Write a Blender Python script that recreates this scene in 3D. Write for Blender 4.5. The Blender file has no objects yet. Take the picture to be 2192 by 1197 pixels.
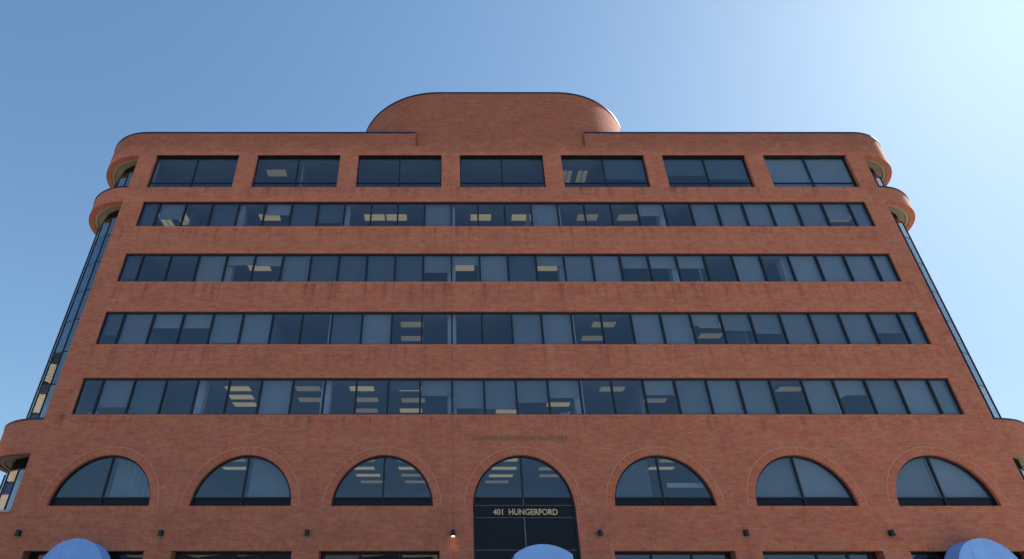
import bpy, bmesh, math, random
from mathutils import Vector
random.seed(7)
S = bpy.context.scene
C = S.collection
PI = math.pi

# ---------------------------------------------------------------- camera
PX, PY, FPX, W0, H0 = 955.0, 598.0, 1300.05, 2192.0, 1197.0
CAMD, CAMH, TH = 27.2, 2.5, math.radians(32.18)
cam = bpy.data.cameras.new('camera'); co = bpy.data.objects.new('camera', cam); C.objects.link(co)
co.location = (0, -CAMD, CAMH); co.rotation_euler = (PI / 2 + TH, 0, 0)
cam.sensor_width = 36; cam.lens = FPX / W0 * 36
cam.shift_x = (W0 / 2 - PX) / W0; cam.shift_y = (PY - H0 / 2) / W0
cam.clip_start = 0.1; cam.clip_end = 5000
S.camera = co

# ---------------------------------------------------------------- sky and sun
SUN_EL, SUN_AZ = math.radians(40), math.radians(63.4)      # azimuth from +Y towards +X
w = bpy.data.worlds.new('World'); S.world = w; w.use_nodes = True
nt = w.node_tree; nt.nodes.clear()
sky = nt.nodes.new('ShaderNodeTexSky'); sky.sky_type = 'NISHITA'; sky.sun_disc = False
sky.sun_elevation = SUN_EL; sky.sun_rotation = SUN_AZ
sky.air_density = 1.0; sky.dust_density = 0.8; sky.ozone_density = 1.5; sky.altitude = 100
bg = nt.nodes.new('ShaderNodeBackground'); bg.inputs[1].default_value = 0.10
out = nt.nodes.new('ShaderNodeOutputWorld')
# gentle shoulder on the bright side of the sky: c*A/(1+c*k)
GAIN, KNEE = (1.08, 1.39, 1.62), (.215, .20, .185)
v1 = nt.nodes.new('ShaderNodeVectorMath'); v1.operation = 'MULTIPLY'; v1.inputs[1].default_value = GAIN
v2 = nt.nodes.new('ShaderNodeVectorMath'); v2.operation = 'MULTIPLY_ADD'; v2.inputs[1].default_value = KNEE; v2.inputs[2].default_value = (1, 1, 1)
v3 = nt.nodes.new('ShaderNodeVectorMath'); v3.operation = 'DIVIDE'
nt.links.new(sky.outputs[0], v1.inputs[0]); nt.links.new(sky.outputs[0], v2.inputs[0])
nt.links.new(v1.outputs[0], v3.inputs[0]); nt.links.new(v2.outputs[0], v3.inputs[1])
nt.links.new(v3.outputs[0], bg.inputs[0]); nt.links.new(bg.outputs[0], out.inputs[0])
sl = bpy.data.lights.new('sun', 'SUN'); sl.energy = 4.3; sl.angle = math.radians(0.5); sl.color = (1, .94, .84)
so = bpy.data.objects.new('sun', sl); C.objects.link(so)
sd = Vector((math.sin(SUN_AZ) * math.cos(SUN_EL), math.cos(SUN_AZ) * math.cos(SUN_EL), math.sin(SUN_EL)))
so.rotation_euler = sd.to_track_quat('Z', 'Y').to_euler(); so.location = sd * 100
S.view_settings.view_transform = 'Standard'; S.view_settings.look = 'None'
S.view_settings.exposure = 1.0; S.view_settings.gamma = 1
S.render.engine = 'CYCLES'
S.cycles.max_bounces = 8; S.cycles.transparent_max_bounces = 12

# ---------------------------------------------------------------- materials
def newmat(name):
    m = bpy.data.materials.new(name); m.use_nodes = True
    t = m.node_tree; b = t.nodes['Principled BSDF']
    return m, t, b
def N(t, kind, **kw):
    n = t.nodes.new(kind)
    for k, v in kw.items(): setattr(n, k, v)
    return n
def plain(name, col, rough=.6, metal=0., spec=.5, var=.12, scale=3.):
    m, t, b = newmat(name)
    geo = N(t, 'ShaderNodeTexCoord'); nz = N(t, 'ShaderNodeTexNoise'); nz.inputs['Scale'].default_value = scale
    nz.inputs['Detail'].default_value = 5
    t.links.new(geo.outputs['Object'], nz.inputs['Vector'])
    r = N(t, 'ShaderNodeMapRange'); r.inputs['To Min'].default_value = 1 - var; r.inputs['To Max'].default_value = 1 + var
    r.inputs['From Min'].default_value = .3; r.inputs['From Max'].default_value = .7
    t.links.new(nz.outputs['Fac'], r.inputs['Value'])
    vm = N(t, 'ShaderNodeVectorMath', operation='SCALE'); vm.inputs[0].default_value = col[:3]
    t.links.new(r.outputs[0], vm.inputs['Scale']); t.links.new(vm.outputs[0], b.inputs['Base Color'])
    if 'blind' in name:
        oi = N(t, 'ShaderNodeObjectInfo'); r2 = N(t, 'ShaderNodeMapRange'); r2.inputs['To Min'].default_value = .78; r2.inputs['To Max'].default_value = 1.12
        t.links.new(oi.outputs['Random'], r2.inputs['Value']); v2 = N(t, 'ShaderNodeVectorMath', operation='SCALE')
        t.links.new(vm.outputs[0], v2.inputs[0]); t.links.new(r2.outputs[0], v2.inputs['Scale']); t.links.new(v2.outputs[0], b.inputs['Base Color'])
    b.inputs['Roughness'].default_value = rough; b.inputs['Metallic'].default_value = metal
    b.inputs['Specular IOR Level'].default_value = spec
    return m
def emit(name, col, strength):
    m, t, b = newmat(name)
    b.inputs['Base Color'].default_value = (*col, 1)
    b.inputs['Emission Color'].default_value = (*col, 1); b.inputs['Emission Strength'].default_value = strength
    return m

# weep stains run down below the sills: (top z, length) of every sill line on the facade
SILLS = [(25.99, 1.0), (23.12, 1.5), (19.47, 1.6), (15.81, 1.6), (12.20, 1.0)]
def brick(name, rot=False, c1=(.50, .145, .073), c2=(.425, .118, .063), mort=(.46, .27, .19), stains_and_shade=False, gain=1.0, bw=.203, rh=.0677):
    m, t, b = newmat(name); L = t.links.new
    uv = N(t, 'ShaderNodeUVMap')
    mp = N(t, 'ShaderNodeMapping')
    if rot: mp.inputs['Rotation'].default_value = (0, 0, PI / 2)
    L(uv.outputs[0], mp.inputs[0])
    br = N(t, 'ShaderNodeTexBrick'); br.offset = .5
    g = gain
    br.inputs['Color1'].default_value = (*[x * g for x in c1], 1); br.inputs['Color2'].default_value = (*[x * g for x in c2], 1)
    br.inputs['Mortar'].default_value = (*mort, 1)
    br.inputs['Scale'].default_value = 1; br.inputs['Mortar Size'].default_value = .0045; br.inputs['Mortar Smooth'].default_value = .1
    br.inputs['Brick Width'].default_value = bw; br.inputs['Row Height'].default_value = rh
    L(mp.outputs[0], br.inputs['Vector'])
    # mottling: brick batches, blotches a metre or so wide, long horizontal drifts
    cur = br.outputs['Color']
    def mott(scale, stretch, lo, hi, det=4, seed=0.):
        mm = N(t, 'ShaderNodeMapping'); mm.inputs['Scale'].default_value = stretch; mm.inputs['Location'].default_value = (seed, seed * 1.7, 0)
        L(uv.outputs[0], mm.inputs[0])
        nz = N(t, 'ShaderNodeTexNoise'); nz.inputs['Scale'].default_value = scale; nz.inputs['Detail'].default_value = det
        nz.inputs['Roughness'].default_value = .65
        L(mm.outputs[0], nz.inputs['Vector'])
        r = N(t, 'ShaderNodeMapRange'); r.inputs['From Min'].default_value = .3; r.inputs['From Max'].default_value = .7
        r.inputs['To Min'].default_value = lo; r.inputs['To Max'].default_value = hi
        L(nz.outputs['Fac'], r.inputs['Value']); return r.outputs[0]
    def mul(col, fac):
        v = N(t, 'ShaderNodeVectorMath', operation='SCALE'); L(col, v.inputs[0]); L(fac, v.inputs['Scale']); return v.outputs[0]
    cur = mul(cur, mott(.5, (1, 1.6, 1), .88, 1.10, 6, 3.))
    cur = mul(cur, mott(3.2, (.9, 1.3, 1), .93, 1.07, 6, 11.))
    cur = mul(cur, mott(17., (1, 1.1, 1), .87, 1.13, 3, 5.))
    # some bricks lean to orange or to plum
    hs = N(t, 'ShaderNodeHueSaturation'); L(cur, hs.inputs['Color'])
    L(mott(1.1, (1, 2.2, 1), .488, .510, 5, 23.), hs.inputs['Hue'])
    L(mott(2.3, (1, 2.5, 1), .86, 1.10, 5, 31.), hs.inputs['Saturation'])
    cur = hs.outputs[0]
    if stains_and_shade:
        sx = N(t, 'ShaderNodeSeparateXYZ'); L(uv.outputs[0], sx.inputs[0])
        tot = None
        # streak pattern: narrow vertical runs, one set under the mullions and one set random
        mm = N(t, 'ShaderNodeMapping'); mm.inputs['Scale'].default_value = (2.1, .12, 1); L(uv.outputs[0], mm.inputs[0])
        nz = N(t, 'ShaderNodeTexNoise'); nz.inputs['Scale'].default_value = 1.5; nz.inputs['Detail'].default_value = 4; L(mm.outputs[0], nz.inputs['Vector'])
        rr = N(t, 'ShaderNodeMapRange'); rr.inputs['From Min'].default_value = .52; rr.inputs['From Max'].default_value = .72
        L(nz.outputs['Fac'], rr.inputs['Value'])
        # distance to nearest mullion line (1.524 m module)
        md = N(t, 'ShaderNodeMath', operation='PINGPONG'); md.inputs[1].default_value = .762; L(sx.outputs['X'], md.inputs[0])
        ml = N(t, 'ShaderNodeMapRange'); ml.inputs['From Min'].default_value = 0; ml.inputs['From Max'].default_value = .07
        ml.inputs['To Min'].default_value = .8; ml.inputs['To Max'].default_value = 0; L(md.outputs[0], ml.inputs['Value'])
        gate = mott(.9, (1, .15, 1), -.5, 1.3, 3, 47.)
        mg = N(t, 'ShaderNodeMath', operation='MULTIPLY'); mg.use_clamp = True; L(ml.outputs[0], mg.inputs[0]); L(gate, mg.inputs[1])
        mx = N(t, 'ShaderNodeMath', operation='MAXIMUM'); L(rr.outputs[0], mx.inputs[0]); L(mg.outputs[0], mx.inputs[1])
        for zt, ln in SILLS:
            a = N(t, 'ShaderNodeMapRange'); a.inputs['From Min'].default_value = zt - ln; a.inputs['From Max'].default_value = zt
            L(sx.outputs['Y'], a.inputs['Value'])
            c = N(t, 'ShaderNodeMath', operation='LESS_THAN'); c.inputs[1].default_value = zt + .01; L(sx.outputs['Y'], c.inputs[0])
            p = N(t, 'ShaderNodeMath', operation='MULTIPLY'); L(a.outputs[0], p.inputs[0]); L(c.outputs[0], p.inputs[1])
            if tot is None: tot = p.outputs[0]
            else:
                q = N(t, 'ShaderNodeMath', operation='MAXIMUM'); L(tot, q.inputs[0]); L(p.outputs[0], q.inputs[1]); tot = q.outputs[0]
        st = N(t, 'ShaderNodeMath', operation='MULTIPLY'); L(tot, st.inputs[0]); L(mx.outputs[0], st.inputs[1])
        s2 = N(t, 'ShaderNodeMapRange'); s2.inputs['To Min'].default_value = 1; s2.inputs['To Max'].default_value = .55; L(st.outputs[0], s2.inputs['Value'])
        cur = mul(cur, s2.outputs[0])
        gr = mott(.7, (1, 1.3, 1), -.55, .55, 6, 71.)  # dimmer tone of parapet and drum painted into the brick colour as shade
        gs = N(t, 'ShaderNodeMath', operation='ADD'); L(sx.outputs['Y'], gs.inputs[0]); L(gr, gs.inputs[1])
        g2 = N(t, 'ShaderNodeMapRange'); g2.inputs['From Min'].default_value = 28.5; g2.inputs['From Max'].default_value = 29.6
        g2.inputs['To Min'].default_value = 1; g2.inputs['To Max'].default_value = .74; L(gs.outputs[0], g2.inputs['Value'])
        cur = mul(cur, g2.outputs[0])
        # sealant of the control joints, on every other bay line
        pj = N(t, 'ShaderNodeMath', operation='PINGPONG'); pj.inputs[1].default_value = 6.096
        sh = N(t, 'ShaderNodeMath', operation='ADD'); sh.inputs[1].default_value = 3.048 + 60.96; L(sx.outputs['X'], sh.inputs[0]); L(sh.outputs[0], pj.inputs[0])
        jl = N(t, 'ShaderNodeMath', operation='LESS_THAN'); jl.inputs[1].default_value = .011; L(pj.outputs[0], jl.inputs[0])
        mixj = N(t, 'ShaderNodeMix', data_type='RGBA'); L(jl.outputs[0], mixj.inputs['Factor'])
        L(cur, mixj.inputs['A']); mixj.inputs['B'].default_value = (.30, .125, .085, 1); cur = mixj.outputs['Result']
    L(cur, b.inputs['Base Color'])
    b.inputs['Roughness'].default_value = .88; b.inputs['Specular IOR Level'].default_value = .25
    bp = N(t, 'ShaderNodeBump'); bp.inputs['Strength'].default_value = .35; bp.inputs['Distance'].default_value = .006; bp.invert = True
    L(br.outputs['Fac'], bp.inputs['Height']); L(bp.outputs[0], b.inputs['Normal'])
    return m

def glass(name, tint, ior=1.75, refl=(1, 1, 1), wob=.02):
    m = bpy.data.materials.new(name); m.use_nodes = True; t = m.node_tree; t.nodes.clear(); L = t.links.new
    o = N(t, 'ShaderNodeOutputMaterial'); mx = N(t, 'ShaderNodeMixShader'); tr = N(t, 'ShaderNodeBsdfTransparent'); gl = N(t, 'ShaderNodeBsdfGlossy')
    tr.inputs[0].default_value = (*tint, 1); gl.inputs['Color'].default_value = (*refl, 1); gl.inputs['Roughness'].default_value = .012
    # Schlick reflectance on the outer face of the sheet only
    f0 = ((ior - 1) / (ior + 1)) ** 2
    ge = N(t, 'ShaderNodeNewGeometry'); dt = N(t, 'ShaderNodeVectorMath', operation='DOT_PRODUCT'); L(ge.outputs['Normal'], dt.inputs[0]); L(ge.outputs['Incoming'], dt.inputs[1])
    ab = N(t, 'ShaderNodeMath', operation='ABSOLUTE'); L(dt.outputs['Value'], ab.inputs[0])
    om = N(t, 'ShaderNodeMath', operation='SUBTRACT'); om.inputs[0].default_value = 1; L(ab.outputs[0], om.inputs[1])
    pw = N(t, 'ShaderNodeMath', operation='POWER'); pw.inputs[1].default_value = 5; L(om.outputs[0], pw.inputs[0])
    ma = N(t, 'ShaderNodeMath', operation='MULTIPLY_ADD'); ma.inputs[1].default_value = 1 - f0; ma.inputs[2].default_value = f0; L(pw.outputs[0], ma.inputs[0])
    nb_ = N(t, 'ShaderNodeMath', operation='SUBTRACT'); nb_.inputs[0].default_value = 1; L(ge.outputs['Backfacing'], nb_.inputs[1])
    fr = N(t, 'ShaderNodeMath', operation='MULTIPLY'); L(ma.outputs[0], fr.inputs[0]); L(nb_.outputs[0], fr.inputs[1])
    tc = N(t, 'ShaderNodeTexCoord'); nz = N(t, 'ShaderNodeTexNoise'); nz.inputs['Scale'].default_value = .8; nz.inputs['Detail'].default_value = 1
    L(tc.outputs['Object'], nz.inputs['Vector'])
    bp = N(t, 'ShaderNodeBump'); bp.inputs['Strength'].default_value = wob; bp.inputs['Distance'].default_value = .3
    L(nz.outputs['Fac'], bp.inputs['Height']); L(bp.outputs[0], gl.inputs['Normal']); 
    L(fr.outputs[0], mx.inputs[0]); L(tr.outputs[0], mx.inputs[1]); L(gl.outputs[0], mx.inputs[2]); L(mx.outputs[0], o.inputs[0])
    return m

M = {}
M['brick'] = brick('red_brick', stains_and_shade=True)
M['brick_plain'] = brick('red_brick_plain')
M['brick_soldier'] = brick('red_brick_soldier', rot=True, c1=(.545, .156, .073), c2=(.43, .118, .060))
M['brick_ring'] = brick('red_brick_arch', rot=False, c1=(.545, .156, .073), c2=(.43, .118, .060), bw=.30, rh=.075)
M['frame'] = plain('bronze_frame', (.012, .014, .02), .42, .3, var=.15)
M['frame_light'] = plain('worn_frame_edge', (.10, .11, .12), .4, .4)
M['coping'] = plain('navy_coping', (.010, .022, .075), .35, .4)
M['soffit'] = plain('tan_soffit', (.27, .22, .15), .8, var=.15, scale=1.5)
M['soffit_ring'] = plain('pale_soffit_edge', (.40, .31, .21), .8, var=.1)
M['joint'] = plain('pale_mortar', (.58, .31, .20), .9)
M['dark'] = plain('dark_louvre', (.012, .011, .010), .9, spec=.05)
M['sill'] = plain('metal_sill', (.28, .32, .34), .45, .5)
M['panel'] = plain('dark_spandrel_panel', (.007, .011, .020), .3, 0, spec=.18, var=.1)
M['blind'] = plain('grey_roller_blind', (.50, .50, .46), .85, var=.05, scale=.7)
M['blind_dark'] = plain('charcoal_roller_blind', (.20, .215, .215), .85, var=.06, scale=.7)
M['blind_pale'] = plain('pale_grey_blind', (.56, .52, .50), .85, var=.05, scale=.7)
M['blind_vert'] = plain('pale_vertical_blind', (.52, .53, .50), .8, var=.1, scale=1.2)
M['ceil'] = plain('ceiling_tile', (.42, .43, .43), .9, var=.04)
M['floor'] = plain('carpet', (.10, .10, .11), .95)
M['inner'] = plain('office_wall', (.45, .46, .46), .9, var=.08, scale=.6)
M['column'] = plain('white_column', (.78, .80, .80), .8, var=.05)
M['lamp'] = emit('fluorescent_diffuser', (1, .74, .36), .20)
M['lamp_dim'] = emit('fluorescent_diffuser_dim', (1, .78, .44), .09)
M['glass'] = glass('tinted_glass', (.68, .74, .80), 1.95, (.74, .86, 1))
M['glass_bay'] = glass('bay_glass', (.45, .55, .64), 2.8)
M['letters'] = plain('bronze_letters', (.40, .24, .16), .5, .2)
M['letters_pale'] = plain('pale_letters', (.56, .44, .25), .45, .1)
M['awning'] = plain('blue_canvas', (.23, .45, .88), .75, var=.06, scale=2.5)
M['piping'] = plain('blue_piping', (.26, .50, .92), .6)
M['seam'] = plain('canvas_seam', (.13, .33, .78), .8)
M['lampbody'] = plain('black_lamp_metal', (.02, .022, .028), .4, .4)
M['bulb'] = emit('warm_bulb', (1, .76, .38), 2.5)
M['lens'] = plain('unlit_lens', (.20, .20, .19), .3)
M['roof'] = plain('gravel_roof', (.35, .34, .32), .95, scale=20)
M['asphalt'] = plain('pale_asphalt', (.38, .34, .28), .9, var=.15, scale=6)  # unseen ground, coloured pale and warm to bounce light onto the facade
M['pave'] = plain('concrete_paving', (.46, .42, .36), .9, var=.15, scale=2)
M['paint'] = plain('road_paint', (.75, .75, .72), .7)
M['tan'] = plain('tan_concrete', (.55, .42, .28), .85, var=.1)
M['tan_dark'] = plain('dark_band_glass', (.03, .03, .035), .2)
M['bark'] = plain('bark', (.10, .075, .055), .9)
M['leaf'] = plain('leaves', (.06, .085, .035), .8, var=.35, scale=4)
M['stone'] = plain('interior_stone', (.80, .74, .58), .7)

# ---------------------------------------------------------------- mesh helpers
class MB:
    def __init__(s): s.v = []; s.f = []; s.uv = []
    def quad(s, pts, uvs=None):
        i = len(s.v); s.v += [tuple(p) for p in pts]; s.f.append(tuple(range(i, i + len(pts)))); s.uv.append(uvs)
    def box(s, x0, x1, y0, y1, z0, z1):
        q = s.quad
        q([(x0, y0, z0), (x1, y0, z0), (x1, y0, z1), (x0, y0, z1)]); q([(x1, y1, z0), (x0, y1, z0), (x0, y1, z1), (x1, y1, z1)])
        q([(x0, y1, z0), (x0, y0, z0), (x0, y0, z1), (x0, y1, z1)]); q([(x1, y0, z0), (x1, y1, z0), (x1, y1, z1), (x1, y0, z1)])
        q([(x0, y0, z1), (x1, y0, z1), (x1, y1, z1), (x0, y1, z1)]); q([(x0, y1, z0), (x1, y1, z0), (x1, y0, z0), (x0, y0, z0)])
        return s
    def obox(s, p, q, w_, d, z0, z1, inset=0.):
        """box along plan segment p->q, width d centred, from z0 to z1"""
        p = Vector(p); q = Vector(q); u = (q - p).normalized(); n = Vector((-u.y, u.x)); p = p + u * inset; q = q - u * inset
        a, b_, c, e = p + n * w_, q + n * w_, q + n * d, p + n * d
        P = [(a.x, a.y), (b_.x, b_.y), (c.x, c.y), (e.x, e.y)]
        for i in range(4):
            x0, y0 = P[i]; x1, y1 = P[(i + 1) % 4]
            s.quad([(x0, y0, z0), (x1, y1, z0), (x1, y1, z1), (x0, y0, z1)])
        s.quad([(x, y, z1) for x, y in P]); s.quad([(x, y, z0) for x, y in P[::-1]])
        return s
    def sweep(s, path, z0, z1, t, u0=0., top=True, bot=True):
        """wall of thickness t standing along a plan path (outer face on the path, solid to the left-hand normal side)"""
        P = [Vector(p) for p in path]; n = []
        for i in range(len(P)):
            a = P[i] - P[i - 1] if i else P[1] - P[0]; b_ = P[i + 1] - P[i] if i < len(P) - 1 else P[-1] - P[-2]
            d = (a.normalized() + b_.normalized()).normalized(); n.append(Vector((-d.y, d.x)))
        I = [P[i] + n[i] * t for i in range(len(P))]
        u = u0
        for i in range(len(P) - 1):
            L_ = (P[i + 1] - P[i]).length; a, b_ = P[i], P[i + 1]; c, d = I[i], I[i + 1]
            s.quad([(a.x, a.y, z0), (b_.x, b_.y, z0), (b_.x, b_.y, z1), (a.x, a.y, z1)], [(u, z0), (u + L_, z0), (u + L_, z1), (u, z1)])
            s.quad([(d.x, d.y, z0), (c.x, c.y, z0), (c.x, c.y, z1), (d.x, d.y, z1)], [(u + L_, z0), (u, z0), (u, z1), (u + L_, z1)])
            if top: s.quad([(a.x, a.y, z1), (b_.x, b_.y, z1), (d.x, d.y, z1), (c.x, c.y, z1)], [(u, 0), (u + L_, 0), (u + L_, t), (u, t)])
            if bot: s.quad([(b_.x, b_.y, z0), (a.x, a.y, z0), (c.x, c.y, z0), (d.x, d.y, z0)], [(u + L_, 0), (u, 0), (u, t), (u + L_, t)])
            u += L_
        for k in (0, -1):
            a, c = P[k], I[k]; s.quad([(a.x, a.y, z0), (c.x, c.y, z0), (c.x, c.y, z1), (a.x, a.y, z1)], [(0, z0), (t, z0), (t, z1), (0, z1)])
        return s
    def cyl(s, c, r, z0, z1, n=16, r2=None, axis='z'):
        r2 = r if r2 is None else r2
        def P(a, rr, z):
            x, y = rr * math.cos(a), rr * math.sin(a)
            return (c[0] + x, c[1] + y, z) if axis == 'z' else (c[0] + x, z, c[1] + y)
        for i in range(n):
            a, b_ = 2 * PI * i / n, 2 * PI * (i + 1) / n
            s.quad([P(a, r, z0), P(b_, r, z0), P(b_, r2, z1), P(a, r2, z1)])
        s.quad([P(2 * PI * i / n, r2, z1) for i in range(n)]); s.quad([P(2 * PI * i / n, r, z0) for i in range(n)][::-1])
        return s
    def build(s, name, mat, parent=None, smooth=False, fix=True):
        me = bpy.data.meshes.new(name); me.from_pydata(s.v, [], s.f)
        uvl = me.uv_layers.new(name='UVMap')
        for p, uv in zip(me.polygons, s.uv):
            if uv is None:
                nn = p.normal
                for li in p.loop_indices:
                    v = me.vertices[me.loops[li].vertex_index].co
                    uvl.data[li].uv = (v.x, v.z) if abs(nn.y) > .7 else ((v.y, v.z) if abs(nn.x) >= .5 else (v.x, v.y))
            else:
                for li, q in zip(p.loop_indices, uv): uvl.data[li].uv = q
        if fix:
            bm = bmesh.new(); bm.from_mesh(me); bmesh.ops.remove_doubles(bm, verts=bm.verts, dist=1e-5)
            bmesh.ops.recalc_face_normals(bm, faces=bm.faces); bm.to_mesh(me); bm.free()
        if smooth: me.shade_smooth()
        me.materials.append(mat)
        o = bpy.data.objects.new(name, me); C.objects.link(o)
        if parent: o.parent = parent
        return o
def empty(name, label, cat, loc=(0, 0, 0), group=None):
    o = bpy.data.objects.new(name, None); C.objects.link(o); o.location = loc; o.empty_display_size = .3
    o['label'] = label; o['category'] = cat
    if group: o['group'] = group
    return o
def structure(o): o['kind'] = 'structure'; return o
def cut_plate(name, outlines, y_front, t, mat, parent):
    """flat wall in the XZ plane with holes, made by filling closed outlines"""
    cu = bpy.data.curves.new(name, 'CURVE'); cu.dimensions = '2D'; cu.fill_mode = 'BOTH'; cu.extrude = t / 2
    for ol in outlines:
        sp = cu.splines.new('POLY'); sp.points.add(len(ol) - 1); sp.use_cyclic_u = True
        for p, (x, z) in zip(sp.points, ol): p.co = (x, z, 0, 1)
    tmp = bpy.data.objects.new(name + '_tmp', cu); C.objects.link(tmp)
    dg = bpy.context.evaluated_depsgraph_get(); me = bpy.data.meshes.new_from_object(tmp.evaluated_get(dg))
    bpy.data.objects.remove(tmp); bpy.data.curves.remove(cu)
    me.name = name
    for v in me.vertices: x, z, y = v.co; v.co = (x, y_front + t / 2 - y, z)
    bm = bmesh.new(); bm.from_mesh(me); bmesh.ops.remove_doubles(bm, verts=bm.verts, dist=1e-5); bmesh.ops.recalc_face_normals(bm, faces=bm.faces)
    bm.to_mesh(me); bm.free()
    uvl = me.uv_layers.new(name='UVMap') if not me.uv_layers else me.uv_layers[0]
    for p in me.polygons:
        nn = p.normal; p.use_smooth = False
        for li in p.loop_indices:
            v = me.vertices[me.loops[li].vertex_index].co
            uvl.data[li].uv = (v.x, v.z) if abs(nn.y) > .7 else ((v.y, v.z) if abs(nn.x) >= .5 else (v.x, v.y))
    me.materials.clear(); me.materials.append(mat)
    o = bpy.data.objects.new(name, me); C.objects.link(o); o.parent = parent
    return o
def rect(x0, x1, z0, z1): return [(x0, z0), (x1, z0), (x1, z1), (x0, z1)]
def arc(cx, cz, r, a0, a1, n=40): return [(cx + r * math.cos(a0 + (a1 - a0) * i / n), cz + r * math.sin(a0 + (a1 - a0) * i / n)) for i in range(n + 1)]

# ---------------------------------------------------------------- ground
XC = 3.34                                                 # building axis, in world x
g = MB(); g.quad([(-600, -600, 0), (600, -600, 0), (600, 600, 0), (-600, 600, 0)]); structure(g.build('ground', M['asphalt']))
p = MB(); p.box(-60, 70, -9, 40, .0, .15); structure(p.build('pavement', M['pave']))
p = MB(); p.box(-55, 62, -6.5, 36, .15, 1.15); p.box(-55, 62, -6.9, -6.5, .15, .82); p.box(-55, 62, -7.3, -6.9, .15, .48); structure(p.build('terrace', M['pave']))
p = MB()
for i in range(22):
    p.box(-40 + i * 4, -39.88 + i * 4, -23, -17.5, .0, .004)
structure(p.build('parking_bay_markings', M['paint']))
GZ = 1.15

# ---------------------------------------------------------------- building
B = empty('office_building', 'seven storey red brick office building with rounded corners, ribbon windows and arched lower windows', 'building', (XC, 0, 0))
E = 21.95; R = 3.2; RG = 2.5; T = .30; DEP = 22.0
P4 = 6.096; MOD = 1.524
RIB = [(23.12, 24.92), (19.47, 21.30), (15.81, 17.67), (12.20, 14.03)]
RX = 20.76
TOPW = (25.99, 28.53); TW = 2.52
AZ, AR = 8.14, 2.19
SFT = 6.37; SW = 2.49
holes = []
for z0, z1 in RIB: holes.append(rect(-RX, RX, z0, z1))
for k in range(-3, 4):
    cx = k * P4 * 1.0
    holes.append(rect(cx * 1.0 - TW + k * .04, cx + TW + k * .04, *TOPW))
    ax = k * 6.095
    if k: holes.append(arc(ax, AZ, AR, 0, PI)); holes.append(rect(k * 6.10 - SW, k * 6.10 + SW, GZ, SFT))
    else: holes.append([(AR + .02, GZ), (AR + .02, AZ)] + arc(0, AZ, AR, 0, PI)[1:-1] + [(-AR - .0, AZ), (-AR - .02, GZ)])
zt = 30.36
outline = [(-E, .2), (E, .2), (E, zt), (5.23, zt), (5.23, 29.25), (-5.23, 29.25), (-5.23, zt), (-E, zt)]
cut_plate('front_wall', [outline] + holes, 0, T, M['brick'], B)

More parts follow.
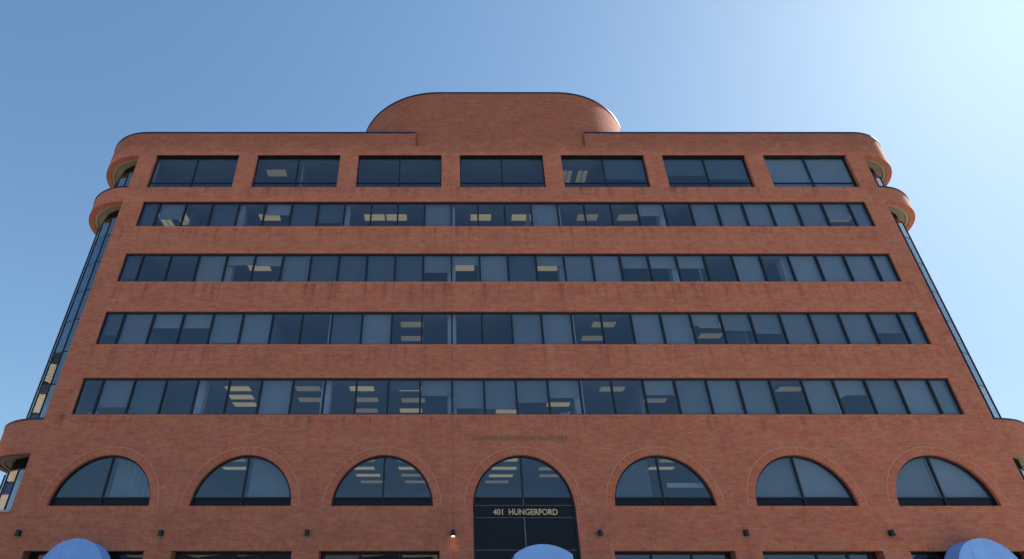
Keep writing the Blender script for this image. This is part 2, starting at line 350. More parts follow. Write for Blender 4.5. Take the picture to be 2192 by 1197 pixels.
def quarter(side, r, yend, n=18, x=E):
    """plan path of a rounded corner, ordered so the solid lies on the left-hand side"""
    pts = [(x + r * math.sin(a), R - r * math.cos(a)) for a in [PI / 2 * i / n for i in range(n + 1)]]
    pts.append((x + r, yend))
    if side < 0: pts = [(-q[0], q[1]) for q in pts][::-1]
    return pts
def bay_path(side, r, yend):
    pts = [(E + r * math.sin(a), R - r * math.cos(a)) for a in [math.radians(i) for i in (0, 20, 38, 56, 74, 90)]]
    y = pts[-1][1]
    while y + 1.4 < yend: y += 1.4; pts.append((E + r, y))
    if side < 0: pts = [(-q[0], q[1]) for q in pts][::-1]
    return pts
def q_id(p): return .4 < p[1] < 1.6 + R - RG - .3
BANDS = [('parapet_band', 28.5, zt), ('cornice_band', 24.93, 25.99), ('lower_band', 10.40, 11.97), ('base_wall', .2, 7.88)]
for side in (-1, 1):
    for nm, z0, z1 in BANDS:
        u0 = E if side > 0 else -E - (R * PI / 2 + DEP - R)
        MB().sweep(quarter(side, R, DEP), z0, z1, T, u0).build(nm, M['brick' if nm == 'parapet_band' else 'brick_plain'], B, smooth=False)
        # tan soffit between the brick band and the glass, with a paler ring at its rim
        if nm != 'base_wall':
            MB().sweep(quarter(side, R - T - .001, DEP), z0 + .04, z0 + .10, .16).build('soffit_edge', M['soffit_ring'], B)
            MB().sweep(quarter(side, R - T - .165, DEP), z0 + .09, z0 + .15, 1.3).build('soffit', M['soffit'], B)
        if nm in ('cornice_band', 'lower_band'):
            MB().sweep(quarter(side, R + .04, DEP), z1 + .003, z1 + .07, R - RG + .5).build('band_coping', M['coping'], B)
    # brick return of the pier behind its edge
    r_ = MB()
    x0, x1 = (E - .35, E) if side > 0 else (-E, -E + .35)
    r_.box(x0, x1, T, 1.25, .2, 30.0); r_.build('pier_return', M['brick_plain'], B)
    # glazed corners: upper (top floor), tall (floors three to six), low (second floor)
    for nm, z0, z1, trans in (('top_bay_glazing', 26.06, 27.92, []), ('tall_bay_glazing', 12.04, 24.40, [23.12, 21.30, 19.47, 17.67, 15.81, 14.03]), ('low_bay_glazing', 8.0, 9.95, [])):
        path = bay_path(side, RG, 12)
        fr = MB()
        for q in range(len(path)):
            x, y = path[q]
            if q_id(path[q]): fr.cyl((x, y), .036, z0 + .05, z1 - .05, 8)
            else: fr.cyl((x * (1 - .035 / abs(x)), y + .02), .022, z0 + .05, z1 - .05, 8)
        for zz in [z0] + trans + [z1 - .06]:
            fr.sweep(path, zz - .03 if zz in trans else zz, zz + .03 if zz in trans else zz + .06, .05)
        fo = fr.build(nm, M['frame'], B)
        lev = [z0 + .06] + trans + [z1 - .06]
        for q in range(len(path) - 1):
            mbp = MB()
            for a, b_ in zip(lev[:-1], lev[1:]):
                lo = a + (.03 if a in trans else 0); hi = b_ - (.03 if b_ in trans else 0)
                mbp.obox(path[q], path[q + 1], .004, .016, lo, hi, .032)
            mbp.build('pane', M['glass_bay'], fo)
        # dark recess above the glass
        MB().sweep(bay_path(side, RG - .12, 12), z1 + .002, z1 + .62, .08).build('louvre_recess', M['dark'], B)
    s_ = MB().sweep(quarter(side, R + .05, DEP), 7.884, 7.98, R - RG + .4); s_.build('bay_sill', M['sill'], B)
    # closing side wall farther back
    sx = (E + RG - .6, E + RG - .3) if side > 0 else (-E - RG + .3, -E - RG + .6)
    MB().box(sx[0], sx[1], 12, DEP - .35, .2, 28.4).build('side_wall', M['brick_plain'], B)
    MB().box(min(sx[0], side * E), max(sx[1], side * E), 11.7, 12, .2, 28.4).build('inner_wall', M['inner'], B)
MB().box(-E - R + .3, E + R - .3, DEP - .3, DEP, .2, 30.2).build('rear_wall', M['brick_plain'], B)
# roof and copings
rf = MB(); n = 24
ring = [(x, y) for x, y in quarter(1, R - .15, DEP - .1)] + [(-x, y) for x, y in quarter(1, R - .15, DEP - .1)][::-1]
rf.quad([(x, y + .15, 29.5) for x, y in ring]); rf.quad([(x, y + .15, 29.3) for x, y in ring][::-1]); rf.build('roof', M['roof'], B)
for side in (-1, 1):
    pth = quarter(side, R + .035, DEP)
    q5 = (side * 5.25, -.035)
    pth = [q5] + pth if side > 0 else pth + [q5]
    MB().sweep(pth, zt + .002, zt + .10, T + .07).build('parapet_coping', M['coping'], B)
# penthouse drum over the centre
PR, PXH = 5.55, 3.80
pts = [(-PXH - PR, 16), (-PXH - PR, PR)] + [(-PXH - PR * math.sin(a), PR - PR * math.cos(a)) for a in [PI / 2 * (1 - i / 28) for i in range(1, 28)]] + [(-PXH, 0), (PXH, 0)] + \
      [(PXH + PR * math.sin(a), PR - PR * math.cos(a)) for a in [PI / 2 * i / 28 for i in range(1, 28)]] + [(PXH + PR, PR), (PXH + PR, 16)]
larc = 16 - PR + PR * PI / 2
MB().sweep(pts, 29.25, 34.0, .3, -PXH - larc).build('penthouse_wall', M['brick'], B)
pco = [(x * 1.0 + (.035 if x > 0 else -.035) * (abs(x) > PXH), y - .035 * (y < PR)) for x, y in pts]
MB().sweep(pco, 34.002, 34.10, .37).build('penthouse_coping', M['coping'], B)
pr = MB(); pr.quad([(x * .985, y + .1, 33.5) for x, y in pts]); pr.build('penthouse_roof', M['roof'], B)
MB().box(-PXH - PR + .02, PXH + PR - .02, 15.7, 16, 29.5, 33.98).build('penthouse_rear_wall', M['brick_plain'], B)

# soldier courses (bricks on end), 4 mm proud, above and below the openings
sc = MB()
for z0, z1 in RIB:
    sc.box(-RX, RX, -.004, .02, z1 + .001, z1 + .20); sc.box(-RX, RX, -.004, .02, z0 - .10, z0 - .001)
for k in range(-3, 4):
    cx = k * (P4 + .04)
    sc.box(cx - TW - .1, cx + TW + .1, -.004, .02, TOPW[1] + .001, TOPW[1] + .20)
    if k: 
        sc.box(k * 6.1 - SW - .2, k * 6.1 + SW + .2, -.004, .02, SFT + .001, SFT + .42)
        sc.box(k * 6.095 - AR - .3, k * 6.095 + AR + .3, -.004, .02, AZ - .22, AZ - .001)
sc.build('soldier_course', M['brick_soldier'], B)
for k in range(-3, 4):
    rg = MB(); cx = k * 6.095; n = 48; r0, r1 = AR + .001, AR + .34
    for i in range(n):
        a, b_ = PI * i / n, PI * (i + 1) / n
        P = [(cx + r * math.cos(t_), AZ + r * math.sin(t_)) for t_ in (a, b_) for r in (r0, r1)]
        rg.quad([(P[0][0], -.005, P[0][1]), (P[1][0], -.005, P[1][1]), (P[3][0], -.005, P[3][1]), (P[2][0], -.005, P[2][1])],
                [(0, a * 2.4), (.30, a * 2.4), (.30, b_ * 2.4), (0, b_ * 2.4)])
        rg.quad([(P[1][0], -.005, P[1][1]), (P[1][0], .02, P[1][1]), (P[3][0], .02, P[3][1]), (P[3][0], -.005, P[3][1])])
    if k == 0:
        for sgn in (-1, 1):
            xa, xb = (r0 + .02, r1) if sgn > 0 else (-r1, -r0 - .02)
            rg.quad([(xa, -.005, SFT), (xb, -.005, SFT), (xb, -.005, AZ), (xa, -.005, AZ)], [(0, 0), (.3, 0), (.3, 1.77), (0, 1.77)])
    rg.build('brick_arch', M['brick_ring'], B)
    # pale joint that outlines the arch
    jt = MB(); r0, r1 = AR + .345, AR + .365
    for i in range(n):
        a, b_ = PI * i / n, PI * (i + 1) / n
        P = [(cx + r * math.cos(t_), AZ + r * math.sin(t_)) for t_ in (a, b_) for r in (r0, r1)]
        jt.quad([(P[0][0], -.004, P[0][1]), (P[1][0], -.004, P[1][1]), (P[3][0], -.004, P[3][1]), (P[2][0], -.004, P[2][1])])
    jt.build('arch_joint', M['joint'], B, fix=False)

# ---------------------------------------------------------------- ribbon windows
# one letter-number per pane: F full blind, D full charcoal blind, P part blind (fraction), O open
STATES = [
 ['D1', 'P.6', 'O', 'D1', 'O', 'P.42', 'D1', 'D.75', 'O', 'O', 'O', 'F1', 'O', 'O', 'O', 'F1', 'O', 'O', 'O', 'P.45', 'O', 'D1', 'F.95', 'F.85', 'D1', 'D.9', 'D.6', 'F1'],
 ['D.8', 'O', 'O', 'F1', 'P.30', 'P.33', 'F1', 'D1', 'D.9', 'D.92', 'D.92', 'P.58', 'P.30', 'F1', 'D1', 'P.33', 'F1', 'F.96', 'P.42', 'P.42', 'P.42', 'O', 'D1', 'O', 'D1', 'F1', 'F1', 'D1'],
 ['D.65', 'F1', 'P.42', 'P.42', 'F.9', 'F.92', 'O', 'O', 'D1', 'F1', 'O', 'O', 'O', 'O', 'F.97', 'F.96', 'O', 'O', 'F1', 'F1', 'P.35', 'D.5', 'D.6', 'D1', 'F1', 'F1', 'P.58', 'F1'],
 ['O', 'F.75', 'D1', 'O', 'O', 'O', 'F1', 'O', 'O', 'O', 'D.25', 'P.42', 'F.78', 'F.80', 'F.62', 'P.48', 'O', 'O', 'P.40', 'F1', 'F1', 'F1', 'O', 'D1', 'D.4', 'D1', 'F1', 'D1'],
]
def fbox(mb, x0, x1, z0, z1, y0, y1): mb.box(x0, x1, y0, y1, z0, z1)
GY = .13
for (z0, z1), st in zip(RIB, STATES):
    fr = MB()
    fr.box(-RX, RX, GY - .04, GY + .09, z1 - .07, z1 - .001); fr.box(-RX, RX, GY - .05, GY + .09, z0 + .001, z0 + .055)
    fr.box(-RX, -RX + .07, GY - .04, GY + .09, z0 + .055, z1 - .07); fr.box(RX - .07, RX, GY - .04, GY + .09, z0 + .055, z1 - .07)
    xs = [-RX + .035] + [(i - 13) * MOD for i in range(27)] + [RX - .035]
    for x in xs[1:-1]: fr.box(x - .042, x + .042, GY - .055, GY + .09, z0 + .055, z1 - .07)
    fo = fr.build('ribbon_window', M['frame'], B)
    for i in range(28):
        x0, x1 = xs[i] + .045, xs[i + 1] - .045
        MB().box(x0, x1, GY, GY + .012, z0 + .05, z1 - .065).build('pane', M['glass'], fo)
        s_ = st[i]
        if i >= 20 and s_[0] == 'D': s_ = 'F' + s_[1:]  # right-hand charcoal blinds turned grey, standing in for brighter haze on that side
        if s_ != 'O':
            fr_ = float(s_[1:]); H = z1 - z0 - .1
            zb = z1 - .05 - H * fr_ if fr_ < 1 else z0 + .03
            MB().box(x0 + .01, x1 - .01, .30, .306, zb, z1 + .02).box(x0 + .01, x1 - .01, .295, .312, zb - .025, zb).build('blind', M['blind_dark' if s_[0] == 'D' else 'blind'], fo)
# ---------------------------------------------------------------- punched windows of the top floor
for k in range(-3, 4):
    cx = k * (P4 + .04); x0, x1 = cx - TW + .001, cx + TW - .001; z0, z1 = TOPW; y = .19; fr = MB()
    fr.box(x0, x1, .012, y, z1 - .025, z1 - .001)
    fr.box(x0, x1, y, y + .09, z1 - .06, z1 - .001); fr.box(x0, x1, y, y + .09, z0 + .001, z0 + .05); fr.box(x0, x0 + .06, y, y + .09, z0 + .05, z1 - .06); fr.box(x1 - .06, x1, y, y + .09, z0 + .05, z1 - .06)
    fr.box(cx - .035, cx + .035, y - .01, y + .09, z0 + .05, z1 - .06)
    for a, b_ in ((x0 + .06, cx - .035), (cx + .035, x1 - .06)): fr.box(a, b_, y, y + .08, z0 + .45, z0 + .52)
    fo = fr.build('punched_window', M['frame'], B)
    for a, b_ in ((x0 + .05, cx - .03), (cx + .03, x1 - .05)):
        MB().box(a, b_, y + .03, y + .042, z0 + .52, z1 - .05).build('pane', M['glass'], fo)
        MB().box(a, b_, y + .03, y + .042, z0 + .05, z0 + .45).build('pane', M['glass'], fo)
    if k in (1, 2, 3):
        MB().box(cx + .05, x1 - .07, y + .16, y + .166, z0 + (.9 if k < 3 else .1), z1 + .03).build('blind', M['blind' if k == 3 else 'blind_dark'], fo)
    if k in (2, 3): MB().box(x0 + .07, cx - .05, y + .16, y + .166, z0 + .1 if k == 3 else z0 + 1.2, z1 + .03).build('blind', M['blind' if k == 3 else 'blind_dark'], fo)  # grey blinds at the right end carry the brighter haze in their colour
    
# ---------------------------------------------------------------- arched windows
YG = .20; AB = 8.51
def arch_frame(cx, r=AR - .001):
    fr = MB(); n = 40
    for i in range(n):
        a, b_ = PI * i / n, PI * (i + 1) / n; P = [(cx + q * math.cos(t_), AZ + q * math.sin(t_)) for t_ in (a, b_) for q in (r - .075, r)]
        for y_ in (YG - .05, YG + .07): fr.quad([(P[j][0], y_, P[j][1]) for j in (0, 1, 3, 2)])
        fr.quad([(P[0][0], YG - .05, P[0][1]), (P[0][0], YG + .07, P[0][1]), (P[2][0], YG + .07, P[2][1]), (P[2][0], YG - .05, P[2][1])])
    return fr
def arch_pane(cx, side, zb):
    r = AR - .06; n = 20; a0 = math.asin((zb - AZ) / r)
    pts = [(cx + side * .035, zb)] + [(cx + side * r * math.cos(a0 + (math.acos(.035 / r) - a0) * i / n), AZ + r * math.sin(a0 + (math.acos(.035 / r) - a0) * i / n)) for i in range(n + 1)]
    return pts
def prism(pts, y0, y1):
    mb = MB(); n = len(pts)
    mb.quad([(x, y0, z) for x, z in pts]); mb.quad([(x, y1, z) for x, z in pts][::-1])
    for i in range(n):
        (a, b_), (c, d) = pts[i], pts[(i + 1) % n]; mb.quad([(a, y0, b_), (c, y0, d), (c, y1, d), (a, y1, b_)])
    return mb
for k in range(-3, 4):
    cx = k * 6.095; fr = arch_frame(cx)
    hw = math.sqrt((AR - .07) ** 2 - (AB - AZ) ** 2)
    fr.box(cx - hw, cx + hw, YG - .05, YG + .07, AB - .03, AB + .03)
    fr.box(cx - .038, cx + .038, YG - .055, YG + .07, AB + .04, AZ + AR - .07)
    if k: fr.box(cx - AR + .01, cx + AR - .01, YG - .05, YG + .07, AZ + .001, AZ + .04); fr.box(cx - .03, cx + .03, YG - .05, YG + .02, AZ + .04, AB - .04)
    fo = fr.build('arched_window' if k else 'entrance_arch', M['frame'], B)
    for sd_ in (-1, 1):
        prism(arch_pane(cx, sd_, AB + .03), YG, YG + .012).build('pane', M['glass'], fo)
    # dark panel below the lights
    bp_ = [(cx - AR + .012, AZ + .03), (cx + AR - .012, AZ + .03), (cx + hw, AB - .03), (cx - hw, AB - .03)]
    prism(bp_, YG + .02, YG + .04).build('spandrel_panel', M['panel'], fo)
    if k == -3:   # pleated curtain on the right half
        cu = MB(); x = cx + .1; ph = 0; prev = None
        while x < cx + AR - .05:
            y_ = .55 + .05 * math.sin(ph) + random.uniform(-.015, .015); q = (x, y_)
            if prev: cu.quad([(prev[0], prev[1], AZ + .3), (q[0], q[1], AZ + .3), (q[0], q[1], 10.45), (prev[0], prev[1], 10.45)])
            prev = q; x += random.uniform(.03, .055); ph += random.uniform(.5, 1.1)
        cu.build('curtain', M['blind_vert'], fo, fix=False)
    if k in (-2, 1):
        xa, xb = (cx + .12, cx + 1.9) if k == -2 else (cx - 2.0, cx - .35)
        vb = MB(); x = xa
        while x < xb:
            vb.quad([(x, .50, AZ + .3), (x + .085, .555, AZ + .3), (x + .085, .555, 10.45), (x, .50, 10.45)]); x += .105 if k == -2 else .088
        vb.build('vertical_blind', M['blind_vert'], fo, fix=False)
    if k == 1: MB().box(6.47, 8.09, .5, .53, 9.02, 9.22).build('pale_strip', M['column'], fo)  # pale horizontal strip set behind the glass
    if k in (2, 3):
        MB().box(cx - AR, cx - .05, .42, .426, AZ + .3, 10.45).build('blind', M['blind'], fo)
        MB().box(cx + .05, cx + AR, .42, .426, AZ + .3, 10.45).build('blind', M['blind_pale'], fo)  # lighter blinds in the two right arches stand in for brighter haze
    if k == 0:
        en = MB()
        en.box(-AR + .0, AR - .0, YG + .02, YG + .05, 1.2, AZ + .03); en.build('spandrel_panel', M['panel'], fo)
        e2 = MB()
        for zz in (8.20, 7.70, 6.42): e2.box(-AR + .03, AR - .03, YG - .01, YG + .018, zz - .014, zz + .014)
        for a, b_ in ((6.434, 7.686), (1.2, 6.406)): e2.box(-.03, .03, YG - .03, YG + .018, a, b_)
        e2.box(-.02, .02, YG - .01, YG + .018, 8.214, 8.47)
        e2.build('glazing_bar', M['frame_light'], fo)
        e3 = MB()
        for s1 in (-1, 1): e3.box(*sorted((s1 * (AR - .06), s1 * (AR + .018))), YG - .05, YG + .019, 1.2, AZ)
        e3.build('jamb', M['frame'], fo)
# ---------------------------------------------------------------- storefront openings at street level
for k in (-3, -2, -1, 1, 2, 3):
    cx = k * 6.1; y = .55; fr = MB()
    fr.box(cx - SW, cx + SW, y, y + .1, SFT - .08, SFT + .05); fr.box(cx - SW, cx + SW, y, y + .1, GZ, GZ + .15)
    for x in (-SW + .05, -.85 if k % 2 else 0, .85 if k % 2 else 1.3, SW - .05): fr.box(cx + x - .05, cx + x + .05, y - .02, y + .1, GZ + .15, SFT - .08)
    fo = fr.build('storefront_window', M['frame'], B)
    MB().box(cx - SW + .1, cx + SW - .1, y + .03, y + .045, GZ + .15, SFT - .07).build('pane', M['glass'], fo)
    for xa, xb in ((cx - SW - .3, cx - SW - .001), (cx + SW + .001, cx + SW + .3)): MB().box(xa, xb, T + .001, y + .1, GZ, SFT + .3).build('brick_reveal', M['brick_plain'], B)
    MB().box(cx - SW, cx + SW, T + .002, y + .12, SFT + .052, SFT + .25).build('recess_soffit', M['dark'], B)
    for x in (-1.1, 1.2): MB().cyl((cx + x, .42), .07, SFT + .02, SFT + .051, 14).build('downlight', M['lens'], B)
    if k == -1: MB().box(cx - SW + .15, cx - .95, .72, .735, 4.2, SFT - .06).build('shop_blind', M['stone'], fo)
# ---------------------------------------------------------------- floors, ceilings, rooms
levels = [(GZ - .9, GZ), (6.60, 7.30), (10.52, 11.35), (14.11, 14.95), (17.75, 18.60), (21.38, 22.25), (25.0, 25.15), (28.62, 29.2)]
for z0, z1 in levels:
    yf_ = .31 if z0 > 2 else 1.1
    for nm, mt, a, b_, dr in (('floor_slab', 'ceil', z0, z1 - .02, 0), ('carpet_floor', 'floor', z1 - .015, z1, .01)):
        rp = [(x, y) for x, y in quarter(1, RG - .30 - dr, 11.6) if y > 0] 
        pl_ = [(-E + .36, yf_ + dr), (E - .36, yf_ + dr), (E - .36, 1.3)] + rp[0:] + [(-x, y) for x, y in rp[::-1]] + [(-E + .36, 1.3)]
        mb = MB(); n_ = len(pl_)
        mb.quad([(x, y, b_) for x, y in pl_]); mb.quad([(x, y, a) for x, y in pl_][::-1])
        for i in range(n_):
            (xa, ya), (xb, yb) = pl_[i], pl_[(i + 1) % n_]; mb.quad([(xa, ya, a), (xb, yb, a), (xb, yb, b_), (xa, ya, b_)])
        mb.build(nm, M[mt], B)
MB().box(-E - 1.9, E + 1.9, 7.6, 7.8, GZ, 28.6).build('core_wall', M['inner'], B)
cl = MB()
COLX = [(-3 + i) * P4 - 3.048 for i in range(8)]
rooms = list(zip([l[1] for l in levels[:-1]], [l[0] for l in levels[1:]]))
for fi, (a, b_) in enumerate(rooms):
    if fi == 0: continue
    for x in COLX:
        w_ = .22
        MB().box(x - w_, x + w_, .55, .99, a, b_ - .002).build('column', M['column'], B) if abs(x) < E else None
# partitions across the perimeter offices
pw = [(6, [-12.2, 3.0, 15.2]), (5, [-18.3, -15.3, -9.2, -3.1, 1.5, 9.2]), (4, [-16.8, -12.3, -7.6, -1.5, 4.6, 10.7, 13.7]), (3, [-19, -12.3, -3.1, 9.2, 12.2]), (2, [-1.6, 6.2, 12.2]), (1, [-15.2, -3.3, 9.4, 15.2])]
for fi, xs_ in pw:
    a, b_ = rooms[fi]
    for x in xs_: MB().box(x - .06, x + .06, 1.0 if fi > 1 else .9, 5.2, a, b_ - .003).build('partition', M['inner'], B)
LIGHTS = [(25.0, [(-20.21, 1.9, 1), (-19.1, 1.7, 1), (-13.89, 1.6, 0), (-7.62, 1.6, 0), (-6.30, 1.6, 0), (-1.27, 1.6, 0), (1.19, 1.6, 0), (5.11, 1.6, 2), (7.54, 1.6, 2), (20.38, 1.74, 2)]),
 (21.38, [(-13.91, 1.59, 0), (-10.31, 1.59, 2), (-2.36, 1.59, 0), (2.38, 1.59, 0)]),
 (17.75, [(-5.16, 1.57, 2), (-5.24, 3.23, 2), (5.08, 1.57, 2), (4.83, 3.2, 2), (10.92, 1.62, 2), (11.27, 2.9, 2)]),
 (14.11, [(-13.79, 1.56, 0), (-13.95, 2.7, 0), (-14.06, 3.78, 0), (-10.27, 1.56, 2), (-10.44, 3.1, 2), (-7.57, 1.56, 0), (-7.5, 3.1, 2), (-7.7, 4.7, 2), (-5.1, 1.56, 0), (-5.06, 3.17, 2), (-5.26, 4.7, 0), (2.64, 3.78, 0), (-.01, 4.85, 0), (5.01, 1.62, 2), (7.6, 3.2, 2), (13.95, 1.62, 2), (16.6, 2.6, 2)]),
 (10.52, [(-13.64, 2.91, 0), (-13.4, 1.5, 2), (-7.3, 1.5, 2), (-7.46, 2.91, 0), (-7.3, 4.24, 0), (-7.23, 5.57, 2), (-5.0, 1.5, 2), (-5.06, 2.91, 0), (-5.0, 4.24, 2), (-4.9, 5.57, 2), (-.6, 1.45, 0), (-.5, 2.91, 0), (-.55, 4.33, 0), (-.66, 5.57, 2), (1.82, 3.0, 2), (2.02, 4.33, 2), (7.19, 2.91, 0), (7.34, 1.6, 2), (-11.2, 2.9, 2)]),
 (6.60, [(-13.2, 2.0, 2), (-11.0, 2.0, 2), (-7.4, 2.0, 0), (-4.9, 2.0, 2), (4.9, 2.0, 2), (7.4, 1.8, 2), (11.2, 2.0, 2), (13.4, 2.0, 2), (-19.4, 2.0, 2), (17.4, 2.2, 2), (-12.2, 4.5, 2), (6.2, 4.5, 2), (12.2, 4.5, 2)]),
 (28.62, [(-14.04, 1.7, 2), (4.3, 2.1, 3), (5.28, 2.1, 3), (13.9, 1.7, 2)])]
for z, ls in LIGHTS:
    for x, y, f in ls:
        hx, hy = (.30, .6) if f in (1, 3) else (.6, .28)
        d = .0 if z > 12 else .07
        hy -= d
        lt = MB()
        if hx > hy: lt.box(x - hx, x + hx, y - hy, y - .03, z - .03, z - .001); lt.box(x - hx, x + hx, y + .03, y + hy, z - .03, z - .001)
        else: lt.box(x - hx, x - .04, y - hy, y + hy, z - .03, z - .001); lt.box(x + .04, x + hx, y - hy, y + hy, z - .03, z - .001)
        lt.build('ceiling_light', M['lamp'] if f in (0, 1) else M['lamp_dim'], B)

# papers and folders left on the window ledges
LED = [(12.20, -17.9), (12.20, -20.1), (12.20, 2.2), (15.81, -13.6), (15.81, -8.1), (19.47, 9.9), (23.12, 14.6), (23.12, 15.9), (23.12, -4.0), (19.47, -12.8)]
ps = None
for z0, x in LED:
    MB().box(x - .55, x + .55, .33, .62, z0 - .03, z0 + .02).build('window_ledge', M['inner'], B)
    if ps is None:
        ps = MB().box(-.16, .16, -.11, .11, 0, .13).box(-.14, .17, -.10, .10, .131, .19).box(.2, .24, -.1, .1, 0, .27).box(.245, .30, -.1, .1, 0, .25).build('paper_stack', M['column'])
        q = ps
    else: q = ps.copy(); C.objects.link(q)
    q.location = (XC + x, .47, z0 + .021); q.rotation_euler = (0, 0, 0)
    q['label'] = 'pale stack of papers and folders on an office window ledge'; q['category'] = 'paper stack'; q['group'] = 'paper stacks on window ledges'

# ---------------------------------------------------------------- lettering
def text(name, s, x, z, y, h, width, mat, label, cat, bold=.0, depth=.03):
    cu = bpy.data.curves.new(name, 'FONT'); cu.body = s; cu.size = 1; cu.extrude = depth; cu.offset = bold; cu.align_x = 'CENTER'; cu.resolution_u = 3
    tmp = bpy.data.objects.new(name + '_t', cu); C.objects.link(tmp)
    me = bpy.data.meshes.new_from_object(tmp.evaluated_get(bpy.context.evaluated_depsgraph_get())); bpy.data.objects.remove(tmp)
    xs = [v.co.x for v in me.vertices]; ys = [v.co.y for v in me.vertices]
    sx = width / (max(xs) - min(xs)); sz = h / (max(ys) - min(ys)); xm = (max(xs) + min(xs)) / 2
    for v in me.vertices:
        a, b_, c = v.co; v.co = ((a - xm) * sx, -c, (b_ - min(ys)) * sz)
    me.name = name; me.materials.clear(); me.materials.append(mat)
    o = bpy.data.objects.new(name, me); C.objects.link(o); o.location = (x, y, z); o['label'] = label; o['category'] = cat
    return o
text('wall_lettering', 'MONTGOMERY COUNTY MARYLAND', XC + .03, 10.99, -.032, .21, 4.32, M['letters'], 'dull bronze capital letters spelling the county name on brick above the entrance arch', 'lettering', 0)
text('address_lettering', '401  HUNGERFORD', XC + .06, 7.80, YG - .03, .25, 2.77, M['letters_pale'], 'pale address letters 401 HUNGERFORD on the dark panel over the entrance', 'lettering', .02)

# ---------------------------------------------------------------- awnings
def dome_awning(x, label):
    r = empty('entrance_awning', label, 'awning', (x, 0, 0)); RA = 1.27; ZA = 6.69 - RA; d = .85; n = 28
    sh = MB(); rr = [(RA * math.cos(PI * i / n), RA * math.sin(PI * i / n)) for i in range(n + 1)]
    for i in range(n):
        (a, b_), (c, e) = rr[i], rr[i + 1]
        sh.quad([(a, -d, ZA + b_), (a, -.002, ZA + b_), (c, -.002, ZA + e), (c, -d, ZA + e)])
        sh.quad([(a * .985, -d, ZA + b_ * .985), (a * .985, -.002, ZA + b_ * .985), (c * .985, -.002, ZA + e * .985), (c * .985, -d, ZA + e * .985)][::-1])
    for s1 in (-1, 1): sh.box(*sorted((s1 * RA, s1 * RA * .985)), -d, -.002, ZA - .9, ZA)
    sh.build('canopy_cover', M['awning'], r, smooth=False)
    fp = [(RA * math.cos(PI * i / n) * .995, ZA + RA * .995 * math.sin(PI * i / n)) for i in range(n + 1)] + [(-RA * .995, ZA - .9), (RA * .995, ZA - .9)]
    prism(fp, -d - .015, -d - .001).build('front_panel', M['awning'], r)
    pp = MB()
    for i in range(n):
        (a, b_), (c, e) = rr[i], rr[i + 1]
        P = [(a * q, ZA + b_ * q) for q in (.985, 1.012)] + [(c * q, ZA + e * q) for q in (1.012, .985)]
        for yy in (-d - .03, -d + .02): pp.quad([(px_, yy, pz_) for px_, pz_ in P])
        pp.quad([(P[1][0], -d - .03, P[1][1]), (P[1][0], -d + .02, P[1][1]), (P[2][0], -d + .02, P[2][1]), (P[2][0], -d - .03, P[2][1])])
    pp.build('piping', M['piping'], r)
    for sx_ in (-.42, .42):
        hh = math.sqrt(RA * RA - (sx_ * RA) ** 2); MB().box(sx_ * RA - .006, sx_ * RA + .006, -d - .019, -d - .0155, ZA - .9, ZA + hh - .03).build('seam', M['seam'], r)
    fm = MB()
    for s1 in (-1, 1): fm.box(s1 * RA * .96 - .02, s1 * RA * .96 + .02, -d, -.002, ZA - .88, ZA - .84)
    fm.build('support_frame', M['sill'], r)
dome_awning(XC - 18.2, 'blue domed canvas awning below the arched window with a pleated curtain')
dome_awning(XC + 18.2, 'blue domed canvas awning beneath the last arched window at the right end')
r = empty('entrance_canopy', 'blue canvas canopy with a low vaulted front before the main entrance', 'awning', (XC, 0, 0))
hw, zs, za, yf = 1.0, 5.60, 5.93, -4.55
Rr = (hw * hw + (za - zs) ** 2) / (2 * (za - zs)); zc = za - Rr; am = math.asin(hw / Rr); n = 20
prof = [(Rr * math.sin(-am + 2 * am * i / n), zc + Rr * math.cos(-am + 2 * am * i / n)) for i in range(n + 1)]
cv = MB()
for i in range(n):
    (a, b_), (c, e) = prof[i], prof[i + 1]
    cv.quad([(a, yf, b_), (c, yf, e), (c, -.01, e), (a, -.01, b_)]); cv.quad([(a, yf, b_ - .02), (a, -.01, b_ - .02), (c, -.01, e - .02), (c, yf, e - .02)])
cv.build('canopy_roof', M['awning'], r)
for s1 in (-1, 1): MB().box(*sorted((s1 * hw, s1 * (hw - .015))), yf, -.01, 4.75, zs - .002).build('side_panel', M['awning'], r)
prism(prof[::-1] + [(-hw, 4.75), (hw, 4.75)][::1], yf - .018, yf - .002).build('front_panel', M['awning'], r)
for s1 in (-1, 1):
    for yy in (yf + .1, -1.0): MB().cyl((s1 * (hw - .06), yy), .035, 1.15, 4.9, 12).build('post', M['sill'], r)

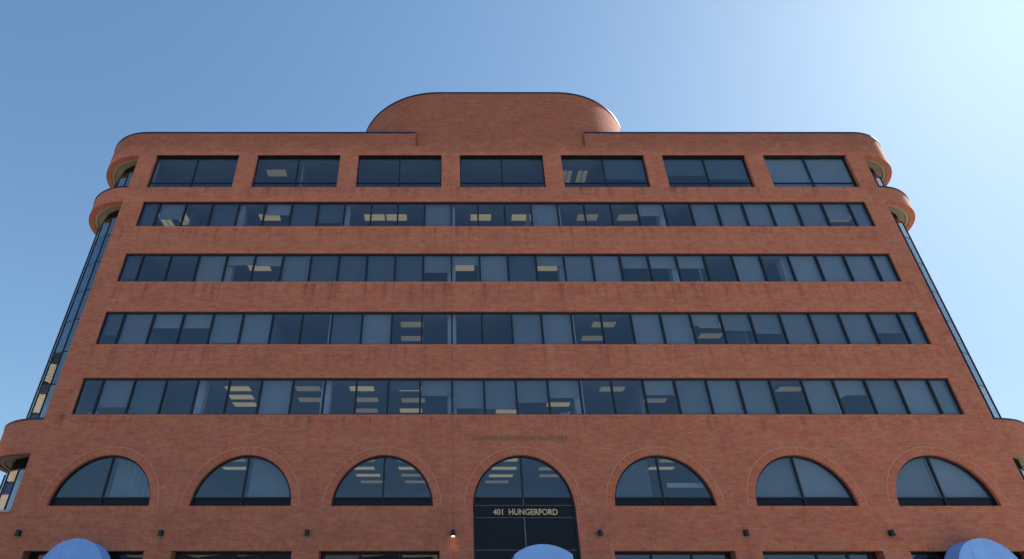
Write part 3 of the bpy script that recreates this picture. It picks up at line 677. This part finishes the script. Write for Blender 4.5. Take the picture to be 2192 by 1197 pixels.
# ---------------------------------------------------------------- wall lamps
LAMPS = [(-18.3 - 2.9, 'dark wall lamp at the far left pier beside the first arched window'), (-15.25, 'dark wall lamp on the pier between the curtained arch and the second arched window'),
         (-9.14, 'dark wall lamp on the pier between second and third arched windows'), (-3.05, 'lit wall lamp with a warm glow left of the entrance arch'),
         (3.09, 'dark wall lamp on the pier directly right of the entrance arch'), (9.18, 'dark wall lamp on the pier between fifth and sixth arched windows'), (15.25, 'dark wall lamp on the pier between sixth and seventh arched windows')]
for i, (x, lb) in enumerate(LAMPS):
    r = empty('wall_lamp', lb, 'wall lamp', (XC + x, 0, 7.02), 'wall lamps on the brick piers')
    MB().box(-.07, .07, -.03, -.001, -.10, .12).build('back_plate', M['lampbody'], r)
    hd = MB(); hd.cyl((0, -.16), .10, -.11, .13, 14, .085); hd.box(-.03, .03, -.10, -.03, .0, .06); hd.build('lamp_head', M['lampbody'], r)
    MB().cyl((0, -.16), .07, -.135, -.112, 14).build('lens', M['bulb'] if i == 3 else M['lens'], r)
    if i == 3:
        pl = bpy.data.lights.new('lamp_glow', 'SPOT'); pl.energy = 2.5; pl.color = (1, .74, .38); pl.spot_size = math.radians(110); pl.spot_blend = .8; pl.shadow_soft_size = .05
        po = bpy.data.objects.new('lamp_glow', pl); C.objects.link(po); po.parent = r; po.location = (0, -.16, -.15); po.rotation_euler = (math.radians(-8), 0, 0)

# ---------------------------------------------------------------- across the road (seen only as reflections in the glass)
nb = empty('neighbour_building', 'tan concrete building with dark window bands standing left of the brick offices', 'building', (-75, 14, 0))
wl = MB()
for i in range(9): wl.box(-12, 12, -22, 22, .2 + i * 3.6, 2.3 + i * 3.6)
wl.build('spandrel_wall', M['tan'], nb)
wl = MB()
for i in range(9): wl.box(-11.8, 11.8, -21.8, 21.8, 2.3 + i * 3.6, 3.8 + i * 3.6)
wl.build('window_band', M['tan_dark'], nb)
def tree(x, y, h, label):
    r = empty('street_tree', label, 'tree', (x, y, 0), 'trees across the road')
    t, c = MB(), MB(); rnd = random.Random(int(x * 7 + y))
    def limb(mb, p, d, ln, ra, dep):
        q = p + d * ln; u = d.orthogonal().normalized(); v = d.cross(u); k = 6 if ra > .05 else 3; r2 = ra * .62
        for i in range(k):
            a0, a1 = 2 * PI * i / k, 2 * PI * (i + 1) / k
            e0, e1 = u * math.cos(a0) + v * math.sin(a0), u * math.cos(a1) + v * math.sin(a1)
            mb.quad([p + e0 * ra, p + e1 * ra, q + e1 * r2, q + e0 * r2])
        if dep:
            for i in range(3 if dep > 1 else 4):
                n = (d + Vector((rnd.gauss(0, .5), rnd.gauss(0, .5), rnd.gauss(.12, .3)))).normalized()
                limb(c, p + d * ln * rnd.uniform(.6, 1), n, ln * rnd.uniform(.62, .82), r2 * .8, dep - 1)
    limb(t, Vector((0, 0, 0)), Vector((0, 0, 1)), h * .33, .26, 5)
    t.build('trunk', M['bark'], r, fix=False); c.build('crown', M['bark'], r, fix=False)
tree(-21.8, -40, 19, 'bare winter tree across the road toward the left')
tree(12.6, -40, 20, 'bare winter tree across the road toward the right')
ob = empty('low_building', 'low tan building across the road facing the brick offices', 'building', (-30, -75, 0))
MB().box(-30, 30, -12, 8, 0, 17).build('wall', M['tan'], ob)
wb = MB()
for i in range(4): wb.box(-28, 28, 7.9, 8.02, 1.6 + i * 4, 3.6 + i * 4)
wb.build('window_band', M['tan_dark'], ob)
